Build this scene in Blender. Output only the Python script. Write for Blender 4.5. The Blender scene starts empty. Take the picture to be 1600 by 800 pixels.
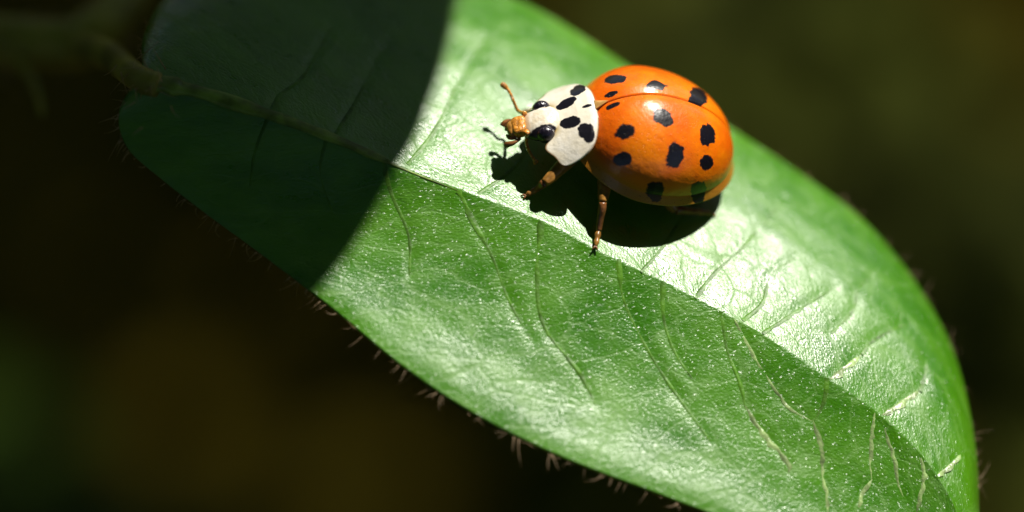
import bpy, math, random
import numpy as np
from mathutils import Vector, Matrix

# ---------------------------------------------------------------- camera, sky, sun (1 unit = 1 cm)
sc = bpy.context.scene
sc.unit_settings.scale_length = 0.01
COL = sc.collection
TH = math.radians(50.0)                      # camera height above the leaf plane
DIST = 16.0
FPX = 6400.0                                 # focal length in photograph pixels
FWD = np.array([0.0, math.cos(TH), -math.sin(TH)])
UPV = np.array([0.0, math.sin(TH), math.cos(TH)])
CAM = -FWD * DIST
cd = bpy.data.cameras.new('camera'); cam = bpy.data.objects.new('camera', cd); COL.objects.link(cam)
cam.location = CAM; cam.rotation_euler = (math.pi / 2 - TH, 0, 0)
cd.sensor_width = 36; cd.lens = 36 * FPX / 1600
cd.clip_start = 0.1; cd.clip_end = 20000
cd.dof.use_dof = True; cd.dof.focus_distance = 16.03; cd.dof.aperture_fstop = 0.125
sc.camera = cam

SUN = Vector((0.43, 0.52, 1.0)).normalized()
elev = math.asin(SUN.z); azim = math.atan2(SUN.x, SUN.y)
w = bpy.data.worlds.new('World'); sc.world = w; w.use_nodes = True
nt = w.node_tree; nt.nodes.clear()
sky = nt.nodes.new('ShaderNodeTexSky'); sky.sky_type = 'NISHITA'; sky.sun_disc = False
sky.sun_elevation = elev; sky.sun_rotation = azim
bg = nt.nodes.new('ShaderNodeBackground'); bg.inputs['Strength'].default_value = 0.05
ow = nt.nodes.new('ShaderNodeOutputWorld')
nt.links.new(sky.outputs[0], bg.inputs[0]); nt.links.new(bg.outputs[0], ow.inputs[0])
sl = bpy.data.lights.new('sun', 'SUN'); sl.energy = 5.0; sl.angle = math.radians(0.53); sl.color = (1.0, 0.95, 0.86)
so = bpy.data.objects.new('sun', sl); COL.objects.link(so)
so.rotation_euler = SUN.to_track_quat('Z', 'Y').to_euler(); so.location = (10, 12, 40)
sc.view_settings.view_transform = 'Standard'; sc.view_settings.look = 'None'
sc.view_settings.exposure = 0.5; sc.view_settings.gamma = 1.0; sc.view_settings.use_curve_mapping = False

sc.cycles.max_bounces = 6; sc.cycles.diffuse_bounces = 3; sc.cycles.glossy_bounces = 3; sc.cycles.transmission_bounces = 4
rng = np.random.default_rng(7); random.seed(7)

# ---------------------------------------------------------------- helpers
def at(px, py, z):
    """point of the place at height z that the photograph shows at (px, py)"""
    d = FWD * FPX + np.array([1.0, 0, 0]) * (px - 800) - UPV * (py - 400)
    t = (z - CAM[2]) / d[2]
    return CAM + d * t
def proj(P):
    P = np.asarray(P, float) - CAM
    dep = P @ FWD
    return 800 + P[..., 0] / dep * FPX, 400 - (P @ UPV) / dep * FPX
def link(name, verts, faces, mat=None, parent=None, smooth=True):
    me = bpy.data.meshes.new(name)
    me.from_pydata([tuple(map(float, v)) for v in verts], [], faces)
    me.update()
    if smooth: me.polygons.foreach_set('use_smooth', [True] * len(me.polygons))
    o = bpy.data.objects.new(name, me); COL.objects.link(o)
    if mat: me.materials.append(mat)
    if parent: o.parent = parent
    return o
def empty(name, loc=(0, 0, 0), parent=None):
    o = bpy.data.objects.new(name, None); COL.objects.link(o); o.location = loc; o.empty_display_size = 0.1
    if parent: o.parent = parent
    return o
def tag(o, label=None, cat=None, group=None, kind=None):
    for k, v in (('label', label), ('category', cat), ('group', group), ('kind', kind)):
        if v: o[k] = v
    return o
def attr(o, name, vals):
    a = o.data.attributes.new(name, 'FLOAT', 'POINT'); a.data.foreach_set('value', np.asarray(vals, np.float32))
def grid_faces(n, m, wrap=False):
    i, j = np.meshgrid(np.arange(n - 1), np.arange(m if wrap else m - 1), indexing='ij')
    j2 = (j + 1) % m
    return np.stack([i * m + j, i * m + j2, (i + 1) * m + j2, (i + 1) * m + j], -1).reshape(-1, 4).tolist()
def catmull(P, n):
    """n points along a smooth curve through P"""
    P = np.asarray(P, float)
    t = np.concatenate([[0], np.cumsum(np.sqrt(np.maximum(np.linalg.norm(np.diff(P, axis=0), axis=1), 1e-9)))])
    return spline(t / t[-1], P, np.linspace(0, 1, n))
def spline(t, P, q):
    """Hermite interpolation with finite-difference tangents"""
    t = np.asarray(t, float); P = np.asarray(P, float)
    if P.ndim == 1: P = P[:, None]
    m = np.gradient(P, t, axis=0) if len(t) > 2 else np.repeat((P[1:] - P[:-1]) / (t[1] - t[0]), 2, 0)
    k = np.clip(np.searchsorted(t, q, side='right') - 1, 0, len(t) - 2)
    h = (t[k + 1] - t[k])[:, None]; u = ((q - t[k])[:, None]) / h
    return ((2*u**3 - 3*u**2 + 1) * P[k] + (u**3 - 2*u**2 + u) * h * m[k] + (-2*u**3 + 3*u**2) * P[k + 1] + (u**3 - u**2) * h * m[k + 1])
def tube_data(P, R, seg=8, flat=1.0):
    FL = np.broadcast_to(np.asarray(flat, float), (len(P),))
    P = np.asarray(P, float); R = np.broadcast_to(np.asarray(R, float), (len(P),))
    T = np.gradient(P, axis=0); T /= np.linalg.norm(T, axis=1)[:, None] + 1e-12
    ref = np.array([0, 0, 1.0]) if abs(T[:, 2]).mean() < 0.8 else np.array([1.0, 0, 0])
    V = []
    for p, t, r, flat in zip(P, T, R, FL):
        a = np.cross(t, ref); a /= np.linalg.norm(a) + 1e-12; b = np.cross(a, t)
        for k in range(seg):
            an = 2 * math.pi * k / seg
            V.append(p + r * (math.cos(an) * a + flat * math.sin(an) * b))
    F = grid_faces(len(P), seg, True)
    n = len(V); V.append(P[0]); V.append(P[-1])
    for k in range(seg):
        F.append([n, (k + 1) % seg, k]); F.append([n + 1, (len(P) - 1) * seg + k, (len(P) - 1) * seg + (k + 1) % seg])
    return V, F
def tube(name, P, R, mat, parent=None, seg=8, n=None, flat=1.0):
    if n:
        R = np.interp(np.linspace(0, 1, n), np.linspace(0, 1, len(P)), np.broadcast_to(R, (len(P),)))
        P = catmull(P, n)
    V, F = tube_data(P, R, seg, flat)
    return link(name, V, F, mat, parent)
def merge(parts):
    V = []; F = []
    for v, f in parts:
        b = len(V); V.extend(v); F.extend([[i + b for i in q] for q in f])
    return V, F
def vnoise(P, seed=0):
    """smooth value noise on an (n,3) array"""
    P = np.asarray(P, float); I = np.floor(P).astype(np.int64); f = P - I; f = f * f * (3 - 2 * f)
    def h(a):
        x = (a[:, 0] * 73856093) ^ (a[:, 1] * 19349663) ^ (a[:, 2] * 83492791) ^ (seed * 2654435761)
        x = (x ^ (x >> 13)) * 1274126177 & 0x7fffffff
        return ((x ^ (x >> 16)) % 65536) / 65536.0
    out = 0
    for dx in (0, 1):
        for dy in (0, 1):
            for dz in (0, 1):
                wgt = (f[:, 0] if dx else 1 - f[:, 0]) * (f[:, 1] if dy else 1 - f[:, 1]) * (f[:, 2] if dz else 1 - f[:, 2])
                out = out + wgt * h(I + np.array([dx, dy, dz]))
    return out

# ---------------------------------------------------------------- materials
class N:
    """tiny node-graph writer"""
    def __init__(s, name):
        s.m = bpy.data.materials.new(name); s.m.use_nodes = True
        s.t = s.m.node_tree; s.b = s.t.nodes['Principled BSDF']; s.out = s.t.nodes['Material Output']
    def n(s, kind, **kw):
        nd = s.t.nodes.new('ShaderNode' + kind)
        for k, v in kw.items(): setattr(nd, k, v)
        return nd
    def put(s, sock, v):
        if hasattr(v, 'node'): s.t.links.new(v, sock)
        else: sock.default_value = v
    def math(s, op, a, b=0.5, c=None, clamp=False):
        nd = s.n('Math', operation=op, use_clamp=clamp); s.put(nd.inputs[0], a); s.put(nd.inputs[1], b)
        if c is not None: s.put(nd.inputs[2], c)
        return nd.outputs[0]
    def attr(s, name): return s.n('Attribute', attribute_name=name).outputs['Fac']
    def coord(s, which='Object'): return s.n('TexCoord').outputs[which]
    def noise(s, vec, scale, detail=3, rough=0.55):
        nd = s.n('TexNoise'); s.put(nd.inputs['Vector'], vec); nd.inputs['Scale'].default_value = scale
        nd.inputs['Detail'].default_value = detail; nd.inputs['Roughness'].default_value = rough
        return nd.outputs['Fac']
    def vor(s, vec, scale, feature='F1', rnd=1.0):
        nd = s.n('TexVoronoi', feature=feature); s.put(nd.inputs['Vector'], vec); nd.inputs['Scale'].default_value = scale
        nd.inputs['Randomness'].default_value = rnd
        return nd
    def step(s, v, lo, hi, a=0.0, b=1.0):
        nd = s.n('MapRange', interpolation_type='SMOOTHSTEP'); s.put(nd.inputs[0], v)
        for i, q in enumerate((lo, hi, a, b)): nd.inputs[i + 1].default_value = q
        return nd.outputs[0]
    def mix(s, f, a, b, blend='MIX'):
        nd = s.n('Mix', data_type='RGBA', blend_type=blend); s.put(nd.inputs[0], f)
        s.put(nd.inputs[6], a if hasattr(a, 'node') else (*a, 1)); s.put(nd.inputs[7], b if hasattr(b, 'node') else (*b, 1))
        return nd.outputs[2]
    def bump(s, h, strength, dist, normal=None):
        nd = s.n('Bump'); s.put(nd.inputs['Height'], h); nd.inputs['Strength'].default_value = strength
        nd.inputs['Distance'].default_value = dist
        if normal: s.put(nd.inputs['Normal'], normal)
        return nd.outputs[0]
    def bs(s, **kw):
        for k, v in kw.items():
            k = k.replace('_', ' ')
            if isinstance(v, tuple) and len(v) == 3 and 'Radius' not in k: v = (*v, 1)
            s.put(s.b.inputs[k], v)
        return s.m
    def translucent(s, col, f):
        tr = s.n('BsdfTranslucent'); s.put(tr.inputs['Color'], col if hasattr(col, 'node') else (*col, 1))
        mx = s.n('MixShader'); s.put(mx.inputs[0], f)
        s.t.links.new(s.b.outputs[0], mx.inputs[1]); s.t.links.new(tr.outputs[0], mx.inputs[2])
        s.t.links.new(mx.outputs[0], s.out.inputs['Surface'])
        return s.m

def mat_leaf(name, deep, light, sparkle=1.0):
    g = N(name); uv = g.n('UVMap', uv_map='UVMap').outputs[0]
    big = g.noise(uv, 2.2, 4); mid = g.noise(uv, 9.0, 4, 0.6); fine = g.noise(uv, 60, 3, 0.7)
    col = g.mix(g.step(big, 0.3, 0.7), deep, light)
    col = g.mix(g.math('MULTIPLY', g.step(mid, 0.42, 0.72), 0.35), col, (light[0] * 1.5, light[1] * 1.2, light[2]))
    wv = g.n('TexNoise'); g.put(wv.inputs['Vector'], uv); wv.inputs['Scale'].default_value = 7.0; wv.inputs['Detail'].default_value = 3
    wm = g.n('VectorMath', operation='MULTIPLY_ADD'); g.put(wm.inputs[0], wv.outputs['Color']); wm.inputs[1].default_value = (.14, .14, .0); g.put(wm.inputs[2], uv)
    uvw = wm.outputs[0]
    net = g.vor(uvw, 5.5, 'DISTANCE_TO_EDGE').outputs['Distance']           # fine vein network
    wob = g.vor(uvw, 17.0, 'DISTANCE_TO_EDGE').outputs['Distance']
    netl = g.step(net, 0.0, 0.05, 1.0, 0.0)
    col = g.mix(g.math('MULTIPLY', netl, 0.35), col, (0.10, 0.28, 0.006))
    cell = g.vor(uv, 95.0, 'F1').outputs['Distance']                     # epidermis cells: each a tiny dome
    cell2 = g.noise(uv, 210.0, 1, 0.5)
    h1 = g.math('ADD', g.math('MULTIPLY', cell, -0.0011), g.math('MULTIPLY', cell2, 0.0009))
    h2 = g.math('ADD', g.math('MULTIPLY', netl, -0.0005), g.math('MULTIPLY', g.step(wob, 0, 0.12, 1, 0), -0.0002))
    h3 = g.math('ADD', g.math('MULTIPLY', mid, 0.0022), g.math('MULTIPLY', fine, 0.00065))
    h = g.math('ADD', g.math('ADD', h1, h2), h3)
    nrm = g.bump(h, 1.0 * sparkle, 1.0)
    fac = g.vor(uv, 185.0, 'F1')                                          # wax facets: each cell tilted its own way
    sub = g.n('VectorMath', operation='SUBTRACT'); g.put(sub.inputs[0], fac.outputs['Color']); sub.inputs[1].default_value = (.5, .5, .5)
    scl = g.n('VectorMath', operation='SCALE'); g.put(scl.inputs[0], sub.outputs[0]); scl.inputs['Scale'].default_value = 1.1 * sparkle
    add = g.n('VectorMath', operation='ADD'); g.put(add.inputs[0], scl.outputs[0]); g.put(add.inputs[1], nrm)
    cn = g.n('VectorMath', operation='NORMALIZE'); g.put(cn.inputs[0], add.outputs[0])
    line = g.math('MAXIMUM', g.math('MULTIPLY', netl, 0.75), g.math('MULTIPLY', g.step(wob, 0, 0.07, 1, 0), 0.35))
    rough = g.math('ADD', g.step(g.math('ADD', g.math('MULTIPLY', mid, .6), g.math('MULTIPLY', big, .4)), 0.35, 0.65, 0.26, 0.42), g.math('MULTIPLY', line, 0.25))
    g.bs(Base_Color=col, Roughness=rough, Specular_IOR_Level=1.0, Normal=nrm)
    g.bs(IOR=1.5, Coat_Weight=0.3, Coat_Roughness=0.2, Coat_Normal=cn.outputs[0])
    return g.translucent((light[0] * 2.0, light[1] * 2.0, light[2]), 0.14)

M = {}
M['leaf'] = mat_leaf('leaf_green', (0.036, 0.175, 0.001), (0.078, 0.265, 0.002))
def simple(name, col, rough=0.5, spec=0.5, var=0.3, scale=20.0, bump=0.0, trans=0.0, coat=0.0):
    g = N(name); co = g.coord('Object'); nz = g.noise(co, scale, 4)
    c = g.mix(g.step(nz, 0.3, 0.7), tuple(x * (1 - var) for x in col), tuple(min(1, x * (1 + var)) for x in col))
    g.bs(Base_Color=c, Roughness=rough, Specular_IOR_Level=spec, Coat_Weight=coat, Coat_Roughness=0.08)
    if bump: g.bs(Normal=g.bump(nz, 1.0, bump))
    if trans: g.translucent(tuple(min(1, x * 1.6) for x in col), trans)
    return g.m
M['leaf_dull'] = simple('leaf_dull_green', (0.042, 0.085, 0.005), 0.7, 0.15, 0.4, 0.5, 0, 0.4)
M['leaf_olive'] = simple('leaf_olive_green', (0.050, 0.060, 0.005), 0.8, 0.1, 0.4, 0.5, 0, 0.15)
M['midrib'] = simple('midrib_pale_green', (0.20, 0.31, 0.045), 0.42, 0.55, 0.6, 9, 0.01, 0.15)
M['vein'] = simple('vein_pale_green', (0.075, 0.205, 0.008), 0.48, 0.6, 0.4, 16, 0.01, 0.15)
M['vein_dry'] = simple('vein_cream', (0.25, 0.36, 0.13), 0.34, 0.7, 0.5, 16, 0.012, 0.1)
M['hair'] = simple('hair_pinkish', (0.55, 0.42, 0.27), 0.4, 0.5, 0.3, 5, 0, 0.45)
M['stem'] = simple('stem_olive', (0.36, 0.32, 0.05), 0.55, 0.4, 0.4, 3, 0.02)
M['bark'] = simple('bark_brown', (0.11, 0.075, 0.035), 0.8, 0.3, 0.4, 1.5, 0.1)
M['amber'] = simple('leg_amber', (0.36, 0.17, 0.035), 0.28, 0.5, 0.45, 30, 0.004, 0.15)
M['amber_dark'] = simple('leg_brown', (0.20, 0.075, 0.022), 0.3, 0.5, 0.4, 30, 0.004)
M['mouth'] = simple('mouthparts_orange', (0.58, 0.23, 0.03), 0.25, 0.55, 0.5, 60, 0.008, 0.0, 0.5)
M['eye'] = simple('eye_black', (0.012, 0.008, 0.018), 0.26, 0.6, 0.3, 90, 0.004, 0, 0.4)
M['under'] = simple('underside_black', (0.014, 0.009, 0.006), 0.45, 0.4, 0.3, 20)
M['scut'] = simple('scutellum_tan', (0.50, 0.27, 0.08), 0.25, 0.5, 0.2, 30)

def mat_elytron():
    g = N('elytron_orange'); co = g.coord('Object')
    sd = g.attr('spot'); rim = g.attr('rim')
    jag = g.math('MULTIPLY', g.math('SUBTRACT', g.noise(co, 34, 3, 0.6), 0.5), 1.1)
    spot = g.step(g.math('ADD', sd, jag), -0.07, 0.07, 1.0, 0.0)
    tone = g.noise(co, 5.0, 3)
    base = g.mix(g.step(tone, 0.35, 0.65), (0.82, 0.125, 0.001), (0.94, 0.215, 0.001))
    speck = g.vor(co, 85, 'F1').outputs['Distance']
    pits = g.step(speck, 0.08, 0.26, 1.0, 0.0)
    rimc = g.mix(pits, (0.50, 0.21, 0.022), (0.17, 0.06, 0.008))
    base = g.mix(rim, base, rimc)
    base = g.mix(g.math('MULTIPLY', pits, 0.22), base, (0.48, 0.07, 0.003))
    col = g.mix(spot, base, (0.006, 0.005, 0.010))
    hgt = g.math('ADD', g.math('MULTIPLY', pits, -0.0009), g.math('MULTIPLY', g.noise(co, 30, 3), 0.003))
    nrm = g.bump(hgt, 1.0, 1.0)
    return g.bs(Base_Color=col, Roughness=0.36, Specular_IOR_Level=0.4, Coat_Weight=0.6, Coat_Roughness=0.17, Normal=nrm, Subsurface_Weight=0.2, Subsurface_Scale=0.06, Subsurface_Radius=(1.0, 0.45, 0.1))
M['elytron'] = mat_elytron()
def mat_pronotum():
    g = N('pronotum_white_and_black'); co = g.coord('Object')
    sd = g.attr('spot'); fr = g.attr('rim'); ed = g.attr('edge')
    jag = g.math('MULTIPLY', g.math('SUBTRACT', g.noise(co, 70, 3, 0.6), 0.5), 0.45)
    spot = g.step(g.math('ADD', sd, jag), -0.06, 0.06, 1.0, 0.0)
    base = g.mix(g.step(g.noise(co, 18, 4), 0.3, 0.75), (0.77, 0.70, 0.56), (0.85, 0.81, 0.73))
    base = g.mix(fr, base, (0.42, 0.30, 0.08))
    base = g.mix(ed, base, (0.24, 0.13, 0.04))
    col = g.mix(spot, base, (0.006, 0.005, 0.010))
    nrm = g.bump(g.noise(co, 60, 3), 1.0, 0.0022)
    return g.bs(Base_Color=col, Roughness=0.32, Coat_Weight=0.5, Coat_Roughness=0.12, Normal=nrm)
M['pronotum'] = mat_pronotum()
def mat_head():
    g = N('head_white_and_black'); co = g.coord('Object'); sd = g.attr('spot')
    jag = g.math('MULTIPLY', g.math('SUBTRACT', g.noise(co, 80, 3), 0.5), 0.4)
    spot = g.step(g.math('ADD', sd, jag), -0.08, 0.08, 1.0, 0.0)
    base = g.mix(g.step(g.noise(co, 40, 4), 0.3, 0.75), (0.70, 0.60, 0.44), (0.82, 0.78, 0.68))
    base = g.mix(g.attr('rim'), base, (0.55, 0.26, 0.05))
    col = g.mix(spot, base, (0.012, 0.009, 0.014))
    return g.bs(Base_Color=col, Roughness=0.3, Coat_Weight=0.5, Coat_Roughness=0.1, Normal=g.bump(g.noise(co, 70, 3), 1.0, 0.0025))
M['head'] = mat_head()
def mat_ground():
    g = N('dark_soil'); co = g.coord('Object')
    a = g.noise(co, 0.12, 4); b = g.noise(co, 1.3, 6, 0.7)
    col = g.mix(g.step(a, 0.35, 0.65), (0.080, 0.060, 0.004), (0.130, 0.098, 0.008))
    col = g.mix(g.math('MULTIPLY', g.step(b, 0.45, 0.7), 0.5), col, (0.030, 0.040, 0.010))
    return g.bs(Base_Color=col, Roughness=1.0, Specular_IOR_Level=0.02, Normal=g.bump(b, 1.0, 0.8))
M['ground'] = mat_ground()

# ---------------------------------------------------------------- ground
GZ = -24.0
n = 60; s = np.linspace(-1, 1, n); s = np.sign(s) * np.abs(s) ** 3 * 6000
GX, GY = np.meshgrid(s, s, indexing='ij')
zz = GZ + 1.6 * (vnoise(np.stack([GX.ravel() / 14, GY.ravel() / 14, GX.ravel() * 0], -1)) - 0.5)
tag(link('ground', np.stack([GX.ravel(), GY.ravel(), zz], -1), grid_faces(n, n), M['ground']), kind='structure')

# ---------------------------------------------------------------- the plant and its big leaf
plant = empty('leafy_plant', (0, 0, 0))
tag(plant, 'green plant whose broad hairy-edged leaf carries the ladybird', 'plant')

ROWS = [  # midrib, far margin, near margin (photograph pixels, laid on the leaf's surface)
 ((228,128),(222,110),(213,140)), ((270,135),(225,55),(186,180)), ((330,150),(262,-10),(200,232)), ((420,180),(345,-60),(255,282)),
 ((510,213),(450,-85),(330,340)), ((600,250),(570,-75),(415,402)), ((720,297),(700,-45),(520,482)), ((850,347),(850,20),(630,572)),
 ((950,400),(985,105),(740,645)), ((1060,452),(1110,180),(870,710)), ((1190,522),(1250,270),(1020,768)), ((1290,590),(1350,345),(1160,820)),
 ((1370,645),(1430,440),(1280,860)), ((1440,712),(1490,550),(1390,890)), ((1490,790),(1522,680),(1470,918)), ((1515,870),(1530,810),(1512,935)), ((1525,950),(1526,948),(1524,952))]
SR = np.linspace(0, 1, len(ROWS))
ZM = spline(np.array([0, .15, .35, .5, .6, .75, .9, 1.0]), np.array([.50, .42, .20, 0, -.16, -.41, -.68, -.90]), SR)[:, 0]     # midrib height
ZF = ZM - np.interp(SR, [0, .1, .35, .6, .8, .95, 1], [.01, .07, .11, .11, .12, .06, 0])          # far margin
ZN = ZM - np.interp(SR, [0, .1, .3, .6, .8, .95, 1], [.01, .10, .20, .225, .21, .08, 0])           # near margin
PM = np.array([at(r[0][0], r[0][1], z) for r, z in zip(ROWS, ZM)])
PF = np.array([at(r[1][0], r[1][1], z) for r, z in zip(ROWS, ZF)])
PN = np.array([at(r[2][0], r[2][1], z) for r, z in zip(ROWS, ZN)])
# z across each half: 0 at the midrib, 1 at the margin (share of the drop to the margin)
TF, YF = [0, .06, .3, .5, .7, .85, .94, 1], [0, -.05, -.20, -.18, .08, .45, .74, 1.0]
TN, YN = [0, .05, .2, .45, .7, .86, .93, 1], [0, .06, .26, .58, .80, .89, .925, 1.0]

# vein courses (photograph pixels); third entry: half width in cm, material
VEINS = [
 ([(720,298),(742,345),(768,398),(792,460),(830,530)], .011, 'vein'),
 ([(600,250),(612,300),(640,365),(640,430)], .010, 'vein'),
 ([(845,346),(838,420),(850,510),(905,580),(930,630)], .011, 'vein'),
 ([(965,407),(972,460),(1010,540),(1060,620),(1110,690)], .011, 'vein'),
 ([(1034,440),(1036,490),(1052,545),(1080,590)], .010, 'vein'),
 ([(1128,488),(1131,505),(1137,545),(1158,605),(1165,635)], .011, 'vein'),
 ([(1164,632),(1178,655),(1200,682),(1220,706),(1232,722),(1233,738)], .013, 'vein_dry'),
 ([(1146,498),(1160,520),(1185,565),(1215,612),(1240,640),(1268,656)], .008, 'vein_dry'),
 ([(1291,592),(1286,622),(1272,656)], .011, 'vein'),
 ([(1271,655),(1281,690),(1284,720),(1285,745)], .012, 'vein_dry'),
 ([(1285,745),(1290,768),(1294,800)], .010, 'vein_dry'),
 ([(1366,645),(1362,680),(1358,712),(1363,750)], .010, 'vein_dry'),
 ([(1363,748),(1346,768),(1340,800)], .009, 'vein_dry'),
 ([(1380,660),(1394,705),(1402,745),(1412,775)], .010, 'vein_dry'), ([(1440,716),(1445,735),(1438,770),(1432,800)], .011, 'vein_dry'),
 ([(420,180),(400,230),(390,290)], .009, 'vein'), ([(510,214),(500,262),(520,330)], .009, 'vein'),
 ([(421,178),(436,146),(470,120),(520,40)], .013, 'vein'), ([(520,216),(560,150),(610,60)], .009, 'vein'),
 ([(635,258),(680,200),(715,130),(760,60)], .009, 'vein'), ([(745,302),(800,262),(850,190)], .008, 'vein'),
 ([(1000,424),(1030,393),(1065,340),(1120,270)], .009, 'vein'), ([(1085,466),(1110,430),(1150,395),(1200,345)], .010, 'vein'),
 ([(1150,398),(1190,350),(1225,310)], .008, 'vein'), ([(1158,500),(1190,470),(1205,430),(1245,400)], .009, 'vein'),
 ([(1190,521),(1240,487),(1280,462),(1300,450)], .010, 'vein'), ([(1296,592),(1322,572),(1346,553)], .013, 'vein_dry'),
 ([(1346,553),(1356,535),(1382,520),(1420,507)], .009, 'vein'), ([(1377,648),(1405,630),(1436,610)], .014, 'vein_dry'),
 ([(1436,610),(1445,585),(1447,560)], .010, 'vein'), ([(1300,520),(1335,480),(1338,455),(1360,430)], .008, 'vein'), ([(1462,745),(1480,730),(1500,710)], .012, 'vein_dry'),
]
NU, NV = 620, 280
def leaf_grid(S, T):
    """S, T arrays -> points of the smooth leaf surface; T in [-1,1], far half positive"""
    m = spline(SR, PM, S); f = spline(SR, PF, S); nn = spline(SR, PN, S)
    a = np.abs(T)[:, None]; e = np.where(T[:, None] >= 0, f, nn)
    P = m + (e - m) * a
    sh = np.where(T >= 0, np.interp(np.abs(T), TF, YF), np.interp(np.abs(T), TN, YN))
    P[:, 2] = m[:, 2] + (e[:, 2] - m[:, 2]) * sh
    return P
def smooth1(x, y):  # replace the piecewise profiles with smooth ones
    q = np.linspace(0, 1, 200); v = np.interp(q, x, y)
    k = np.hanning(31); k /= k.sum(); vp = np.concatenate([2 * v[0] - v[15:0:-1], v, 2 * v[-1] - v[-2:-17:-1]])
    return q, np.convolve(vp, k, 'valid')
TF, YF = smooth1(TF, YF); TN, YN = smooth1(TN, YN)
u = np.linspace(0, 1, NU); tt = np.linspace(-1, 1, NV); tt = np.sign(tt) * np.abs(tt) ** 1.0
S_, T_ = [a.ravel() for a in np.meshgrid(u, tt, indexing='ij')]
LP = leaf_grid(S_, T_)
lx, ly = proj(LP)
def on_leaf(px, py):
    k = int(np.argmin((lx - px) ** 2 + (ly - py) ** 2)); return S_[k], T_[k]
def leaf_pts(poly, n):
    st = np.array([on_leaf(*p) for p in poly]); return catmull(st, n)
vein_st = [(leaf_pts(p, 12 if len(p) < 4 else 24), r, m) for p, r, m in VEINS]
# veins lie in shallow furrows, the blade is puffed up between them
dmin = np.full(len(LP), 9.0)
for st, r, m in vein_st:
    q = leaf_grid(st[:, 0], st[:, 1])
    for a, b in zip(q[:-1], q[1:]):
        ab = (b - a)[:2]; L2 = ab @ ab + 1e-12
        t = np.clip(((LP[:, :2] - a[:2]) @ ab) / L2, 0, 1)
        dmin = np.minimum(dmin, np.hypot(*(LP[:, :2] - a[:2] - t[:, None] * ab).T))
edge = np.clip((1 - np.abs(T_)) / 0.12, 0, 1) * np.clip(np.abs(T_) / 0.04, 0, 1)
n1 = vnoise(np.stack([LP[:, 0] * 4, LP[:, 1] * 4, LP[:, 0] * 0], -1), 3) - 0.5
n2 = vnoise(np.stack([LP[:, 0] * 11, LP[:, 1] * 11, LP[:, 0] * 0], -1), 5) - 0.5
LZ = LP.copy()
LZ[:, 2] += edge * (-0.0035 * np.exp(-(dmin / 0.025) ** 2) + 0.005 * n1 + 0.0025 * n2)
T2 = np.abs(T_)
LZ[:, 2] += 0.004 * np.exp(-(T_ / np.where(T_ > 0, 0.03, 0.10)) ** 2)
def leaf_z_near(p):
    k = int(np.argmin((LZ[:, 0] - p[0]) ** 2 + (LZ[:, 1] - p[1]) ** 2)); return LZ[k, 2]
def leaf_z_px(px, py):
    k = int(np.argmin((lx - px) ** 2 + (ly - py) ** 2)); return LZ[k]

leaf = link('leaf', LZ, [f[::-1] for f in grid_faces(NU, NV)], M['leaf'], plant)
leaf['label'] = 'broad glossy green leaf half in shade, folded along its midrib'
def add_uv(o, U):
    uvl = o.data.uv_layers.new(name='UVMap'); li = np.empty(len(o.data.loops), np.int32); o.data.loops.foreach_get('vertex_index', li)
    uvl.data.foreach_set('uv', np.asarray(U, np.float32)[li].ravel())
arc = np.concatenate([[0], np.cumsum(np.linalg.norm(np.diff(spline(SR, PM, u), axis=0), axis=1))])
wid = np.where(T_ >= 0, np.linalg.norm(spline(SR, PF, S_) - spline(SR, PM, S_), axis=1), np.linalg.norm(spline(SR, PN, S_) - spline(SR, PM, S_), axis=1))
add_uv(leaf, np.stack([np.interp(S_, u, arc) + 0.35 * np.abs(T_) * wid, T_ * wid], -1))
sol = leaf.modifiers.new('thickness', 'SOLIDIFY'); sol.thickness = 0.022; sol.offset = -1

def strip(name, st, r, mat, height):
    """a vein: low rounded ribbon lying in the blade"""
    P = leaf_grid(st[:, 0], st[:, 1]); n = len(P)
    k = [int(np.argmin((LZ[:, 0] - p[0]) ** 2 + (LZ[:, 1] - p[1]) ** 2)) for p in P]; P[:, 2] = LZ[k, 2] + (0.0004 if mat is M['vein'] else -0.0004)
    if n > 6: P[2:-2, 2] = np.convolve(P[:, 2], np.ones(5) / 5, 'valid')
    q = np.linspace(0, 1, n); R = r * (1.0 - 0.72 * q if mat is M['vein'] else (1.1 - 0.4 * q) * np.clip(q / .25 + .2, 0, 1) * np.clip((1 - q) / .2 + .3, 0, 1))
    R = R * (0.45 + 1.1 * vnoise(np.stack([np.arange(n) * .7, np.full(n, r * 999 + P[0, 0] * 9), np.zeros(n)], -1), 4))
    T = np.gradient(P, axis=0); T /= np.linalg.norm(T, axis=1)[:, None]
    B = np.cross(T, [0, 0, 1]); B /= np.linalg.norm(B, axis=1)[:, None]; U = np.cross(B, T)
    jit = vnoise(np.stack([np.arange(n) * .9, np.full(n, P[0, 0] * 13), np.zeros(n)], -1), 8) - .5
    if mat is M['vein_dry']: P = P + B * (jit * .012 * np.sin(np.pi * q))[:, None]
    V = []
    for kx, hz in ((-1.3, -.9), (-.8, .1), (-.35, .8), (0, 1), (.35, .8), (.8, .1), (1.3, -.9)):
        V.append(P + B * (R * kx)[:, None] + U * (R * hz * height)[:, None])
    V = np.stack(V, 1).reshape(-1, 3)
    return link(name, V, [f[::-1] for f in grid_faces(n, 7)], mat, leaf)
for st, r, m in vein_st: strip('vein', st, r, M[m], 0.16 if m == 'vein' else 0.22)
ms = np.linspace(0.0, 0.985, 120); q = np.stack([ms, np.zeros(120)], -1)
P = leaf_grid(ms, np.zeros(120)); P[:, 2] += np.interp(ms, [0, .25, .4, 1], [.004, .002, -.002, -.002]); P[:, 1] += np.interp(ms, [0, .25, .4, 1], [0, .002, .008, .005]); P[:, 1] += 0.006 * (vnoise(np.stack([ms * 40, ms * 0, ms * 0], -1), 2) - .5)
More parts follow.
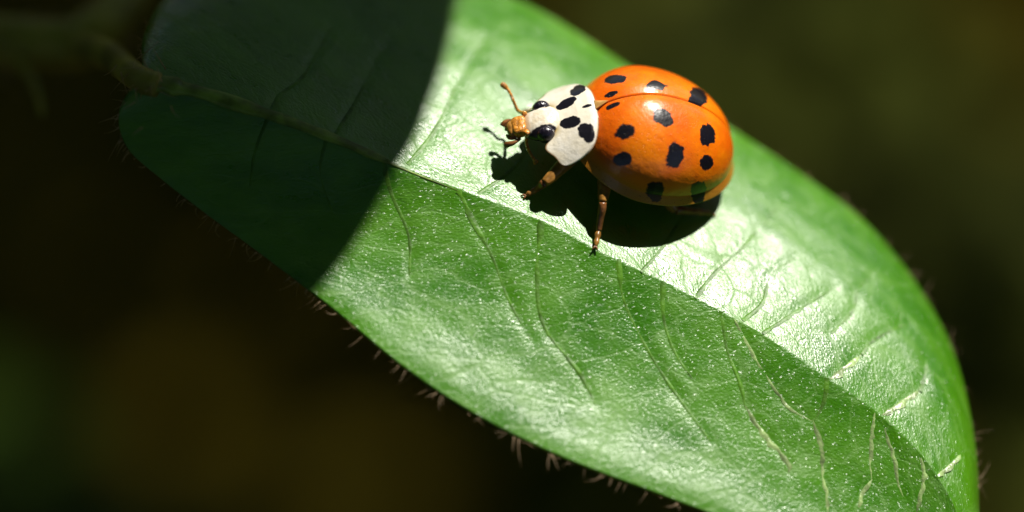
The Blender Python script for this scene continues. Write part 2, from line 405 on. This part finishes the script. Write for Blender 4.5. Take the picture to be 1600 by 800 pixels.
Rm = np.interp(ms, [0, .12, .35, .6, 1], [.050, .034, .015, .008, .004]) * (0.8 + 0.4 * vnoise(np.stack([ms * 60, ms * 0, ms * 0], -1), 9))
tube('midrib', P, Rm, M['midrib'], leaf, 10, flat=np.interp(ms, [0, .2, .4, 1], [.6, .42, .14, .12]))

# hairs: fringe along both margins and scattered on the midrib
def hair(base, d, L, r0, bend):
    d = d / np.linalg.norm(d); q = np.linspace(0, 1, 5)
    P = base + np.outer(q * L, d) + np.outer(q ** 2 * L, bend)
    return tube_data(P, r0 * (1 - 0.85 * q), 4)
parts = []
for side in (1, -1):
    for sv in np.sort(rng.random(190)):
        sv = 0.02 + 0.97 * sv
        p, p2, p1 = leaf_grid(np.array([sv, sv, sv]), side * np.array([1.0, .93, .999]))
        d = (p - p2); d /= np.linalg.norm(d); d += 0.45 * rng.normal(size=3); d[2] -= 0.15
        parts.append(hair(p - np.array([0, 0, .008]), d, rng.uniform(.02, .075), rng.uniform(.0009, .0021), .35 * rng.normal(size=3)))
V, F = merge(parts)
tag(link('fringe', V, F, M['hair'], leaf), kind='stuff')

# petiole and stem at the leaf's base
B0 = leaf_grid(np.array([0.0]), np.array([0.0]))[0]
J = at(120, 75, -.35)
tube('petiole', [B0 + (0.05, -0.02, 0.004), B0, (B0 * .5 + J * .5) + (0, .02, .03), J], [.05, .055, .062, .07], M['stem'], plant, 12, 20)
tube('stem', [at(-500, 95, -1.0), at(-250, 85, -.62), at(0, 64, -.42), at(120, 66, -.36), at(190, 10, -.40), at(240, -120, -.6), at(300, -400, -1.0)], [.11, .11, .105, .11, .085, .08, .08], M['stem'], plant, 16, 60)
tube('stipule', [at(25, 92, -.38), at(48, 120, -.34), at(60, 150, -.30), at(66, 178, -.28)], [.03, .022, .016, .012], M['stem'], plant, 8, 14)
parts = []
for k in range(160):
    a = rng.random(); p = catmull([at(-60, 70, -.42), at(60, 66, -.38), at(190, 30, -.38)], 100)[int(a * 99)]
    d = rng.normal(size=3); d /= np.linalg.norm(d)
    parts.append(hair(p + d * .09, d, rng.uniform(.05, .14), .003, .3 * rng.normal(size=3)))
for k in range(30):
    a = rng.random(); p = B0 + rng.normal(size=3) * (.05, .06, .02); d = rng.normal(size=3) + (-.6, -.6, 0)
    parts.append(hair(p, d, rng.uniform(.05, .12), .0028, .3 * rng.normal(size=3)))
V, F = merge(parts); tag(link('stem_hair', V, F, M['hair'], plant), kind='stuff')

# ---------------------------------------------------------------- the leaf overhead whose shade falls on the big leaf
sun = np.array(SUN)
SHADE = [(735,-60),(732,0),(719,55),(703,115),(679,180),(647,245),(603,315),(560,378),(508,442),(440,505)]
Q = np.array([leaf_z_px(min(max(a, 0), 1590), b) if b > -50 else at(a, b, -.1) for a, b in SHADE])
h_up = 7.0
Qe = catmull([q + sun * ((h_up - q[2]) / sun[2]) for q in Q], 40)             # lit margin of the shading leaf
d0 = Qe[0] - Qe[6]; d1 = Qe[-1] - Qe[-7]
axis = (Qe[-1] - Qe[0]); axis /= np.linalg.norm(axis); side = np.array([axis[1], -axis[0], 0]); side /= np.linalg.norm(side)
if side[0] > 0: side = -side
L1 = np.array([Qe[0] - axis * 1.3 + side * 1.15, Qe[0] - axis * .7 + side * .35]); L2 = np.array([Qe[-1] + axis * .55 + side * .30, Qe[-1] + axis * 1.1 + side * 1.25])
E1 = catmull(np.concatenate([L1, Qe[::6], L2]), 80)
base, tip = E1[0], E1[-1]
E2 = E1 + 2 * np.outer(((base + (tip - base) * np.linspace(0, 1, 80)[:, None]) - E1) @ side, side)      # mirror across the midrib
V = []
for k in range(80):
    for t in np.linspace(0, 1, 15): V.append(E1[k] * (1 - t) + E2[k] * t + np.array([0, 0, -.0 + .25 * abs(t - .5)]))
o = link('leaf', V, grid_faces(80, 15), M['leaf_dull'], plant); add_uv(o, np.array(V)[:, :2])
o['label'] = 'leaf overhead that throws the dark shade'
tube('petiole', [base + (0, 0, .1), base - axis * .8 + (-.3, .2, -.6), base - axis * 1.5 + (-1.5, .2, -2.5), at(240, -120, -.6)], [.05, .05, .06, .06], M['stem'], plant, 8, 30)

# ---------------------------------------------------------------- shrubs added out of view to block sun and sky, and undergrowth in the blur behind
def leaf_card(p, nrm, d, L, W):
    """one small folded leaf: 8 faces"""
    d = d - nrm * (d @ nrm); d /= np.linalg.norm(d) + 1e-9; b = np.cross(nrm, d)
    V = []
    for q, ww in ((0, .12), (.3, .85), (.6, .95), (.85, .55), (1, .04)):
        c = p + d * L * q - nrm * (0.25 * L * q * q)
        V += [c + b * W * ww / 2 + nrm * .12 * W * ww, c, c - b * W * ww / 2 + nrm * .12 * W * ww]
    return V, grid_faces(5, 3)
GAPS = [((720, 760), (430, 340), .99), ((1330, 200), (380, 420), .40), ((1000, -40), (260, 200), .6), ((60, 110), (160, 120), .3)]     # leaves thinned out so sun flecks land on these parts of the ground
def added_shrub(c, r, nleaf, L, label, seed, mat='leaf_dull', gaps=False):  # unseen bush, put in to shade the ground and dim the sky
    g = np.random.default_rng(seed); root = empty('added_shrub', (c[0], c[1], GZ))
    parts = []
    for k in range(nleaf):
        d = g.normal(size=3); d /= np.linalg.norm(d); rad = g.random() ** .4
        p = d * rad * np.array(r) + np.array([0, 0, c[2] - GZ])
        if gaps:
            pw = p + np.array([c[0], c[1], GZ]); hit = pw - sun * ((pw[2] - GZ) / sun[2]); hx, hy = proj(hit)
            if g.random() < max(a * math.exp(-((hx - x) / sx_) ** 2 - ((hy - y) / sy_) ** 2) for (x, y), (sx_, sy_), a in GAPS): continue
        nn = d * .5 + g.normal(size=3) * .5 + np.array([0, 0, .6]); nn /= np.linalg.norm(nn)
        parts.append(leaf_card(p, nn, g.normal(size=3), L * g.uniform(.7, 1.3), L * .5 * g.uniform(.8, 1.2)))
    V, F = merge(parts); o = link('added_crown', V, F, M[mat], root); add_uv(o, np.array(V)[:, :2]); o['kind'] = 'stuff'
    parts = []
    for k in range(9):
        a = g.random() * 6.28; e = np.array([math.cos(a) * r[0] * .6, math.sin(a) * r[1] * .6, c[2] - GZ + g.uniform(-.3, .4) * r[2]])
        parts.append(tube_data(catmull([(0, 0, -1), e * (.25, .25, .4), e], 10), np.linspace(.5, .12, 10), 7))
    V, F = merge(parts); link('added_trunk', V, F, M['bark'], root)
    return tag(root, label, 'added_shrub')
added_shrub((9, 37, 8), (15, 12, 17), 1150, 2.2, 'tall leafy bush added unseen behind the plant to shade the ground', 1, gaps=True)
added_shrub((-24, 24, 2), (13, 14, 22), 1000, 4.5, 'leafy bush added unseen beyond the stem side to cut skylight', 2)
added_shrub((-26, -8, 0), (12, 14, 22), 1000, 4.5, 'leafy bush added unseen on the stem side to cut skylight', 3)
added_shrub((30, 4, 0), (12, 20, 22), 1200, 4.5, 'leafy bush added unseen beyond the leaf tip to cut skylight', 4)
added_shrub((0, -36, -4), (24, 12, 20), 1200, 4.5, 'leafy bush added behind the camera to cut skylight', 5)

# leafy cover added high overhead to block skylight, open where the sunbeam comes through
def added_canopy(nleaf, seed):
    g = np.random.default_rng(seed); root = empty('added_tree', (-60, 70, GZ)); o = np.array([-60, 70, GZ]); parts = []
    while len(parts) < nleaf:
        p = np.array([g.uniform(-110, 110), g.uniform(-110, 130), g.uniform(55, 85)])
        t = p[2] / sun[2]; q = p - sun * t
        if math.hypot(q[0] - .6, q[1]) < 10.5: continue
        gh = p - sun * ((p[2] - GZ) / sun[2])
        if math.hypot(gh[0], gh[1] - 17) < 15: continue
        nn = g.normal(size=3) * .35 + np.array([0, 0, 1.0]); nn /= np.linalg.norm(nn)
        parts.append(leaf_card(p - o, nn, g.normal(size=3), 9 * g.uniform(.7, 1.2), 6 * g.uniform(.8, 1.2)))
    V, F = merge(parts); c = link('added_crown', V, F, M['leaf_dull'], root); c['kind'] = 'stuff'
    parts = [tube_data(catmull([(0, 0, -3), (2, -3, 40), (30, -35, 92), (60, -70, 100)], 16), np.linspace(5, 1.2, 16), 10)]
    for e in ((-30, -20, 95), (10, 30, 98), (60, 20, 95), (-20, -90, 100), (90, -110, 98)):
        parts.append(tube_data(catmull([(2, -3, 40), (e[0] * .4, e[1] * .4, 75), e], 10), np.linspace(2.5, .5, 10), 8))
    V, F = merge(parts); link('added_trunk', V, F, M['bark'], root)
    return tag(root, 'unseen leafy cover added high over the plant to block skylight', 'added_tree')
added_canopy(4400, 21)
def under_plant(px, py, z, L, W, lean, label, mat, nl=3, seed=0):
    """a low plant: stalk from the ground and a few broad blades"""
    g = np.random.default_rng(seed); top = at(px, py, z); root = empty('low_plant', (top[0], top[1] + .0, GZ))
    o = np.array([top[0], top[1], GZ])
    tube('stalk', [(0, 0, -.4), (.3 * lean, 0, (z - GZ) * .5), top - o], [.28, .2, .12], M['stem'], root, 8, 14)
    for k in range(nl):
        a = 6.28 * k / nl + g.random(); d = np.array([math.cos(a), math.sin(a), -.2]); nn = np.array([.2 * g.normal(), .2 * g.normal(), 1.0]); nn /= np.linalg.norm(nn)
        V = []; b = np.cross(nn, d); b /= np.linalg.norm(b)
        for q in np.linspace(0, 1, 12):
            ww = W * (math.sin(math.pi * q ** .8) * .95 + .03); c = top - o + d * L * q + np.array([0, 0, .25 * L * q - .5 * L * q * q])
            for t in np.linspace(-1, 1, 7): V.append(c + b * ww / 2 * t + np.array([0, 0, .1 * ww * abs(t)]))
        lf = link('leaf', V, grid_faces(12, 7), M[mat], root); add_uv(lf, np.array(V)[:, :2])
    return tag(root, label, 'plant')
under_plant(-75, 840, -14, 2.5, 1.8, 1, 'blurred green plant low down beside the dark gap under the leaf', 'leaf_dull', 4, 11)
under_plant(1330, 420, -19, 5.0, 3.0, 1, 'blurred olive plant low behind the far margin of the leaf', 'leaf_olive', 4, 12)
under_plant(1150, 40, -19, 4.5, 2.5, -1, 'blurred dark plant on the ground behind the ladybird', 'leaf_olive', 4, 13)

# ---------------------------------------------------------------- the ladybird
PSI = math.radians(-8); PITCH = math.radians(21)
BC = np.array(leaf_z_px(1003, 258)); BC[2] += 0.005
bug = empty('ladybird', BC); bug.rotation_euler = (0, -PITCH, math.pi - PSI)
tag(bug, 'orange ladybird with black spots and white pronotum standing on the leaf', 'ladybird')
# local frame: +x towards the head, +y the bug's left (towards the camera), z up
BR = np.array(bug.rotation_euler.to_matrix())
BCg = np.array(BC)
def to_local(p): return (np.asarray(p) - BCg) @ BR
XP = 0.07; RIMZ = 0.115; HZ = 0.295; BW = 0.328
def outline(phi):
    c, s_ = np.cos(phi), np.sin(phi)
    ax = np.where(c > 0, 0.300, 0.418); nn = np.where(c > 0, 1.98, 2.05)
    return (np.abs(c / ax) ** nn + np.abs(s_ / BW) ** nn) ** (-1 / nn)
def dome(phi, r):
    R = outline(phi)
    a = np.clip(r / 0.91, 0, 1) * math.radians(82)
    rho = np.sin(a) / math.sin(math.radians(82)) * 0.945
    z = HZ * np.cos(a) ** 0.95
    fl = np.clip((r - 0.91) / 0.09, 0, 1)                       # flattened margin
    rho = rho + fl * 0.055; z = z * (1 - fl) + 0.008 * fl
    x = XP + rho * R * np.cos(phi); y = rho * R * np.sin(phi)
    z = RIMZ + z + 0.035 * np.clip((XP - x) / .345, 0, 1) ** 1.5 * 0  
    return np.stack([x, y, z], -1)
SPOTS = []   # filled below: centre, tangent half-axes, turn
def spot_px(px, py, wpx, hpx, ang, far=False):
    SPOTS.append((px, py, wpx, hpx, ang, far))
for a in [(976,205,17,12,-15), (1036,183,18,12,28), (972,249,14,11,10), (1106,210,13,18,0), (1055,244,14,20,20), (1105,255,11,12.5,0), (1024,298,15,15,0), (1092,299,12,15.5,20)]:
    spot_px(*a)
for a in [(960,123,17,7.5,-5), (1025,133,16,8,3), (1093,149,15,16,35)]:
    spot_px(*a, True)
NPH, NR = 220, 200
def elytron(sgn):
    ph = np.linspace(0, math.pi, NPH) * sgn; rr = np.linspace(0.0, 1, NR) ** 0.8
    PH, RR = [a.ravel() for a in np.meshgrid(ph, rr, indexing='ij')]
    P = dome(PH, RR)
    y = np.abs(P[:, 1])
    P[:, 1] = sgn * np.maximum(y, 0.0011)
    P[:, 2] -= 0.008 * np.exp(-(y / 0.03) ** 2) + 0.006 * np.exp(-(y / 0.004) ** 2)   # rounded along the suture
    o = link('elytron', P, grid_faces(NPH, NR) if sgn > 0 else [f[::-1] for f in grid_faces(NPH, NR)], M['elytron'], bug)
    W = P @ BR.T + BCg
    sx, sy = proj(W)
    sd = np.full(len(P), 5.0)
    nrm = np.empty(len(P) * 3, np.float32); o.data.vertices.foreach_get('normal', nrm); nrm = nrm.reshape(-1, 3)
    vis = ((nrm @ BR.T) @ (-FWD)) > 0.02
    RIGHT = BR.T @ np.array([1.0, 0, 0]); UPL = BR.T @ UPV
    pr_ = []
    for (px, py, a, b, ang, far) in SPOTS:
        if far != (sgn < 0): continue
        dd = np.where(vis, (sx - px) ** 2 + (sy - py) ** 2, 1e9); k = int(np.argmin(dd)); c, nn = P[k], nrm[k]
        # tangent frame on the shell at the spot's centre; sizes corrected for the slant there
        e1 = RIGHT - nn * (RIGHT @ nn); f1 = np.linalg.norm(e1); e1 /= f1
        e2 = np.cross(nn, e1)
        if e2 @ UPL < 0: e2 = -e2
        J = np.array([[e1 @ RIGHT, e2 @ RIGHT], [-(e1 @ UPL), -(e2 @ UPL)]]) * 400       # tangent cm -> px
        d = P - c; q = np.stack([d @ e1, d @ e2], -1) @ J.T
        ca, sa = math.cos(math.radians(ang)), math.sin(math.radians(ang))
        qa = (q[:, 0] * ca + q[:, 1] * sa) / a; qb = (-q[:, 0] * sa + q[:, 1] * ca) / b
        v = np.sqrt(qa ** 2 + qb ** 2 + (d @ nn / .06) ** 2) - 1
        sd = np.minimum(sd, v)
    sd = np.minimum(sd, np.hypot((P[:, 0] - .262 - .15 * (np.abs(P[:, 1]) - .03)) / .024, (np.abs(P[:, 1]) - .030) / .013) - 1)     # pair beside the scutellum
    attr(o, 'spot', sd)
    attr(o, 'rim', np.clip((RR - 0.80) / 0.14, 0, 1) ** 1.3 * np.clip(0.3 + 1.0 * np.abs(np.sin(PH)), 0, 1))
    s2 = o.modifiers.new('thickness', 'SOLIDIFY'); s2.thickness = 0.008; s2.offset = -1
    return o
el = elytron(1); er = elytron(-1)
el['label'] = 'orange spotted wing case facing the camera'; er['label'] = 'orange spotted wing case beyond the suture'

def ellipsoid(c, r, nu=24, nv=32, squash=None):
    V = []
    for i in range(nu):
        a = math.pi * i / (nu - 1)
        for j in range(nv):
            b = 2 * math.pi * j / nv
            V.append((c[0] + r[0] * math.sin(a) * math.cos(b), c[1] + r[1] * math.sin(a) * math.sin(b), c[2] + r[2] * math.cos(a)))
    return np.array(V), grid_faces(nu, nv, True)
# underside: one continuous belly from the neck to the tail, tapering, flat below
V, F = ellipsoid((0, 0, 0), (1, 1, 1), 28, 40)
V = np.array(V); V = V[:, [2, 1, 0]]
V = np.stack([0.02 + V[:, 0] * .33, V[:, 1] * .255 * (1 - .35 * np.clip(V[:, 0], 0, 1) ** 2), .118 + np.where(V[:, 2] > 0, V[:, 2] * .12, V[:, 2] * .045)], -1)
link('body', V, F, M['under'], bug)

# pronotum: a domed shield, front margin hollowed for the head
def pron(u_, v_):
    """u_ 0 rear .. 1 front, v_ -1..1 across; outline closes at the sides"""
    a = np.abs(v_); sv = np.sin(v_ * math.pi / 2)
    y = 0.200 * sv; sa = np.abs(sv)
    xs = 0.402
    xr = xs - (xs - 0.308) * np.sqrt(np.clip(1 - sa ** 6, 0, 1))
    xf = xs + (0.452 + .036 * np.exp(-((sa - .60) / .17) ** 2) - xs) * np.sqrt(np.clip(1 - sa ** 6, 0, 1))
    x = xr + (xf - xr) * u_
    zc = np.interp(x, [.30, .34, .38, .42, .46, .5], [.300, .282, .252, .214, .178, .150])
    z = zc - .088 * sa ** 2.3 - .010 * np.exp(-(u_ / .06) ** 2)
    return np.stack([x, y, z], -1)
nu_, nv_ = 90, 140
U_, V_ = [a.ravel() for a in np.meshgrid(np.linspace(0, 1, nu_), np.linspace(-1, 1, nv_), indexing='ij')]
P = pron(U_, V_)
pro = link('pronotum', P, [f[::-1] for f in grid_faces(nu_, nv_)], M['pronotum'], bug)
s2 = pro.modifiers.new('thickness', 'SOLIDIFY'); s2.thickness = 0.012; s2.offset = -1
PM_ = [(.405, .050, .026, .026, 0), (.405, -.050, .026, .026, 0), (.392, .058, .020, .020, 0), (.392, -.058, .020, .020, 0), (.418, .044, .020, .020, 0), (.418, -.044, .020, .020, 0), (.356, .108, .026, .026, 0), (.356, -.108, .026, .026, 0), (.345, .125, .020, .030, 15), (.345, -.125, .020, .030, -15), (.366, .092, .018, .018, 0), (.366, -.092, .018, .018, 0), (.346, 0, .017, .008, 0)]
sd = np.full(len(P), 5.0)
for (uc, vc, ru, rv, ang) in PM_:
    ca, sa = math.cos(math.radians(ang)), math.sin(math.radians(ang))
    du, dv = (P[:, 0] - uc), (P[:, 1] - vc)
    sd = np.minimum(sd, np.sqrt(((du * ca + dv * sa) / ru) ** 2 + ((-du * sa + dv * ca) / rv) ** 2) - 1)
attr(pro, 'spot', sd)
attr(pro, 'rim', np.clip((P[:, 0] - .43) / .02, 0, 1) * np.clip((.10 - np.abs(P[:, 1])) / .04, 0, 1))
attr(pro, 'edge', np.clip((np.maximum(np.abs(V_) - .01, np.maximum(1 - U_, U_)) - .955) / .03, 0, 1))
# scutellum: small triangle between the wing cases
V = [(.318, .022, .292), (.318, -.022, .292), (.274, 0, .326), (.318, .022, .26), (.318, -.022, .26), (.274, 0, .28), (.306, 0, .306)]
link('scutellum', V, [[0, 6, 2], [6, 1, 2], [0, 1, 6], [0, 2, 5, 3], [2, 1, 4, 5]], M['scut'], bug, False)

# head
HC = np.array([0.496, 0, 0.142])
V, F = ellipsoid((0, 0, 0), (1, 1, 1), 48, 64); V = np.array(V)
taper = 1 - .30 * np.clip(V[:, 0], 0, 1)
Hd = np.stack([V[:, 0] * .072, V[:, 1] * .084 * taper, V[:, 2] * .050 * (1 - .15 * np.clip(V[:, 0], 0, 1))], -1)
Hd[:, 2] -= .040 * np.clip(V[:, 0], -1, 1)
head = link('head', Hd, F, M['head'], bug); head.location = HC
sdh = np.minimum(np.hypot((V[:, 0] + .05) / .75, (np.abs(V[:, 1]) - .95) / .42) - 1, 9)
attr(head, 'spot', np.minimum(sdh, (V[:, 2] + .35) * 3))
attr(head, 'rim', np.clip((V[:, 0] - .55) / .3, 0, 1))
for sg in (1, -1):
    V, F = ellipsoid((0, 0, 0), (.036, .030, .038), 20, 28)
    e = link('eye', V, F, M['eye'], head); e.location = (-.014, sg * .068, .012)
# clypeus and mouthparts
V, F = ellipsoid((0, 0, 0), (1, 1, 1), 24, 32); V = np.array(V)
sp = lambda a, p: np.sign(a) * np.abs(a) ** p
V = np.stack([sp(V[:, 0], .5) * .030, sp(V[:, 1], .5) * .044, sp(V[:, 2], .6) * .026], -1)
m_ = link('clypeus', V, F, M['mouth'], head); m_.location = (.070, 0, -.036); m_.rotation_euler = (0, .62, 0)
V, F = ellipsoid((0, 0, 0), (.022, .040, .022), 16, 24)
m_ = link('labrum', V, F, M['amber'], head); m_.location = (.094, 0, -.054)
for sg in (1, -1):
    tube('mandible', [(.080, sg * .034, -.056), (.102, sg * .032, -.070), (.108, sg * .012, -.080)], [.012, .010, .005], M['amber_dark'], head, 8, 8)
    tube('palp', [(.065, sg * .042, -.055), (.090, sg * .058, -.070), (.106, sg * .056, -.084), (.110, sg * .050, -.095)], [.007, .008, .011, .013], M['amber_dark'], head, 8, 12)
# antennae: eleven beads ending in a club
def antenna(sg, pts):
    q = catmull(pts, 67); i = np.arange(67)
    R = .0062 + .0018 * np.abs(np.sin(i * math.pi / 6)) - .0015 * np.clip(i / 45, 0, 1)
    R = R + .0062 * np.exp(-((i - 61) / 5.0) ** 2) + .004 * np.exp(-(i / 5) ** 2)
    V, F = tube_data(q, R, 10); link('antenna', V, F, M['mouth'], head)
aw = lambda px, py, z: to_local(at(px, py, z)) - HC
zl = leaf_z_px(815, 200)[2]
antenna(-1, [(.055, -.040, .000), aw(808,171,zl+.13), aw(802,157,zl+.16), aw(795,142,zl+.18), aw(783,130,zl+.20)])
antenna(1, [(.055, .045, -.01), aw(823,226,zl+.10), aw(828,239,zl+.09), aw(835,250,zl+.07), aw(839,256,zl+.06)])

# legs: coxa/femur, tibia, tarsus with claws
def leg(hip, knee, ankle, toe):
    hip, knee, ankle, toe = [np.asarray(a, float) for a in (hip, knee, ankle, toe)]
    root = tube('leg', [hip, hip * .6 + knee * .4 + (0, 0, .006), hip * .15 + knee * .85, knee], [.026, .031, .024, .017], M['amber'], bug, 12, 18)
    mid = knee * .5 + ankle * .5
    tube('tibia', [knee, knee * .8 + ankle * .2 + (0, 0, .004), mid, ankle], [.016, .017, .014, .012], M['amber_dark'], root, 10, 14)
    q = ankle * .45 + toe * .55
    tube('tarsus', [ankle, ankle * .7 + toe * .3, q, q * .5 + toe * .5, toe], [.011, .014, .010, .012, .006], M['amber'], root, 8, 16)
    d = (toe - ankle); d /= np.linalg.norm(d); s_ = np.cross(d, [0, 0, 1])
    for g in (1, -1):
        tube('claw', [toe, toe + d * .012 + s_ * g * .008 + (0, 0, .002), toe + d * .018 + s_ * g * .012 - (0, 0, .004)], [.005, .004, .0015], M['amber_dark'], root, 6, 6)
def lz(px, py, dz): p = leaf_z_px(px, py); return to_local((p[0], p[1], p[2] + dz))
def lpx(px, py, z): return to_local(at(px, py, leaf_z_px(px, py + 28)[2] + z))
leg(lpx(946,268,.14), lpx(942,316,.12), lz(934,368,.03), lz(931,388,.012))
leg(lpx(900,240,.15), lpx(851,286,.11), lz(838,303,.03), lz(822,308,.012))
leg(lpx(1030,300,.08), lpx(1056,329,.06), lz(1088,338,.03), lz(1112,336,.012))
def mirror(p): return (p[0], -p[1], p[2])
def foot(x, y, dz):
    wpt = np.array([x, y, 0]) @ BR.T + BCg; return to_local((wpt[0], wpt[1], leaf_z_near(wpt) + dz))
leg((.06, -.14, .09), (.06, -.25, .07), foot(.05, -.30, .03), foot(.04, -.34, .012))
leg((.25, -.10, .10), (.36, -.17, .07), foot(.42, -.21, .03), foot(.46, -.22, .012))
leg((-.06, -.16, .09), (-.14, -.27, .09), foot(-.20, -.33, .03), foot(-.25, -.35, .012))
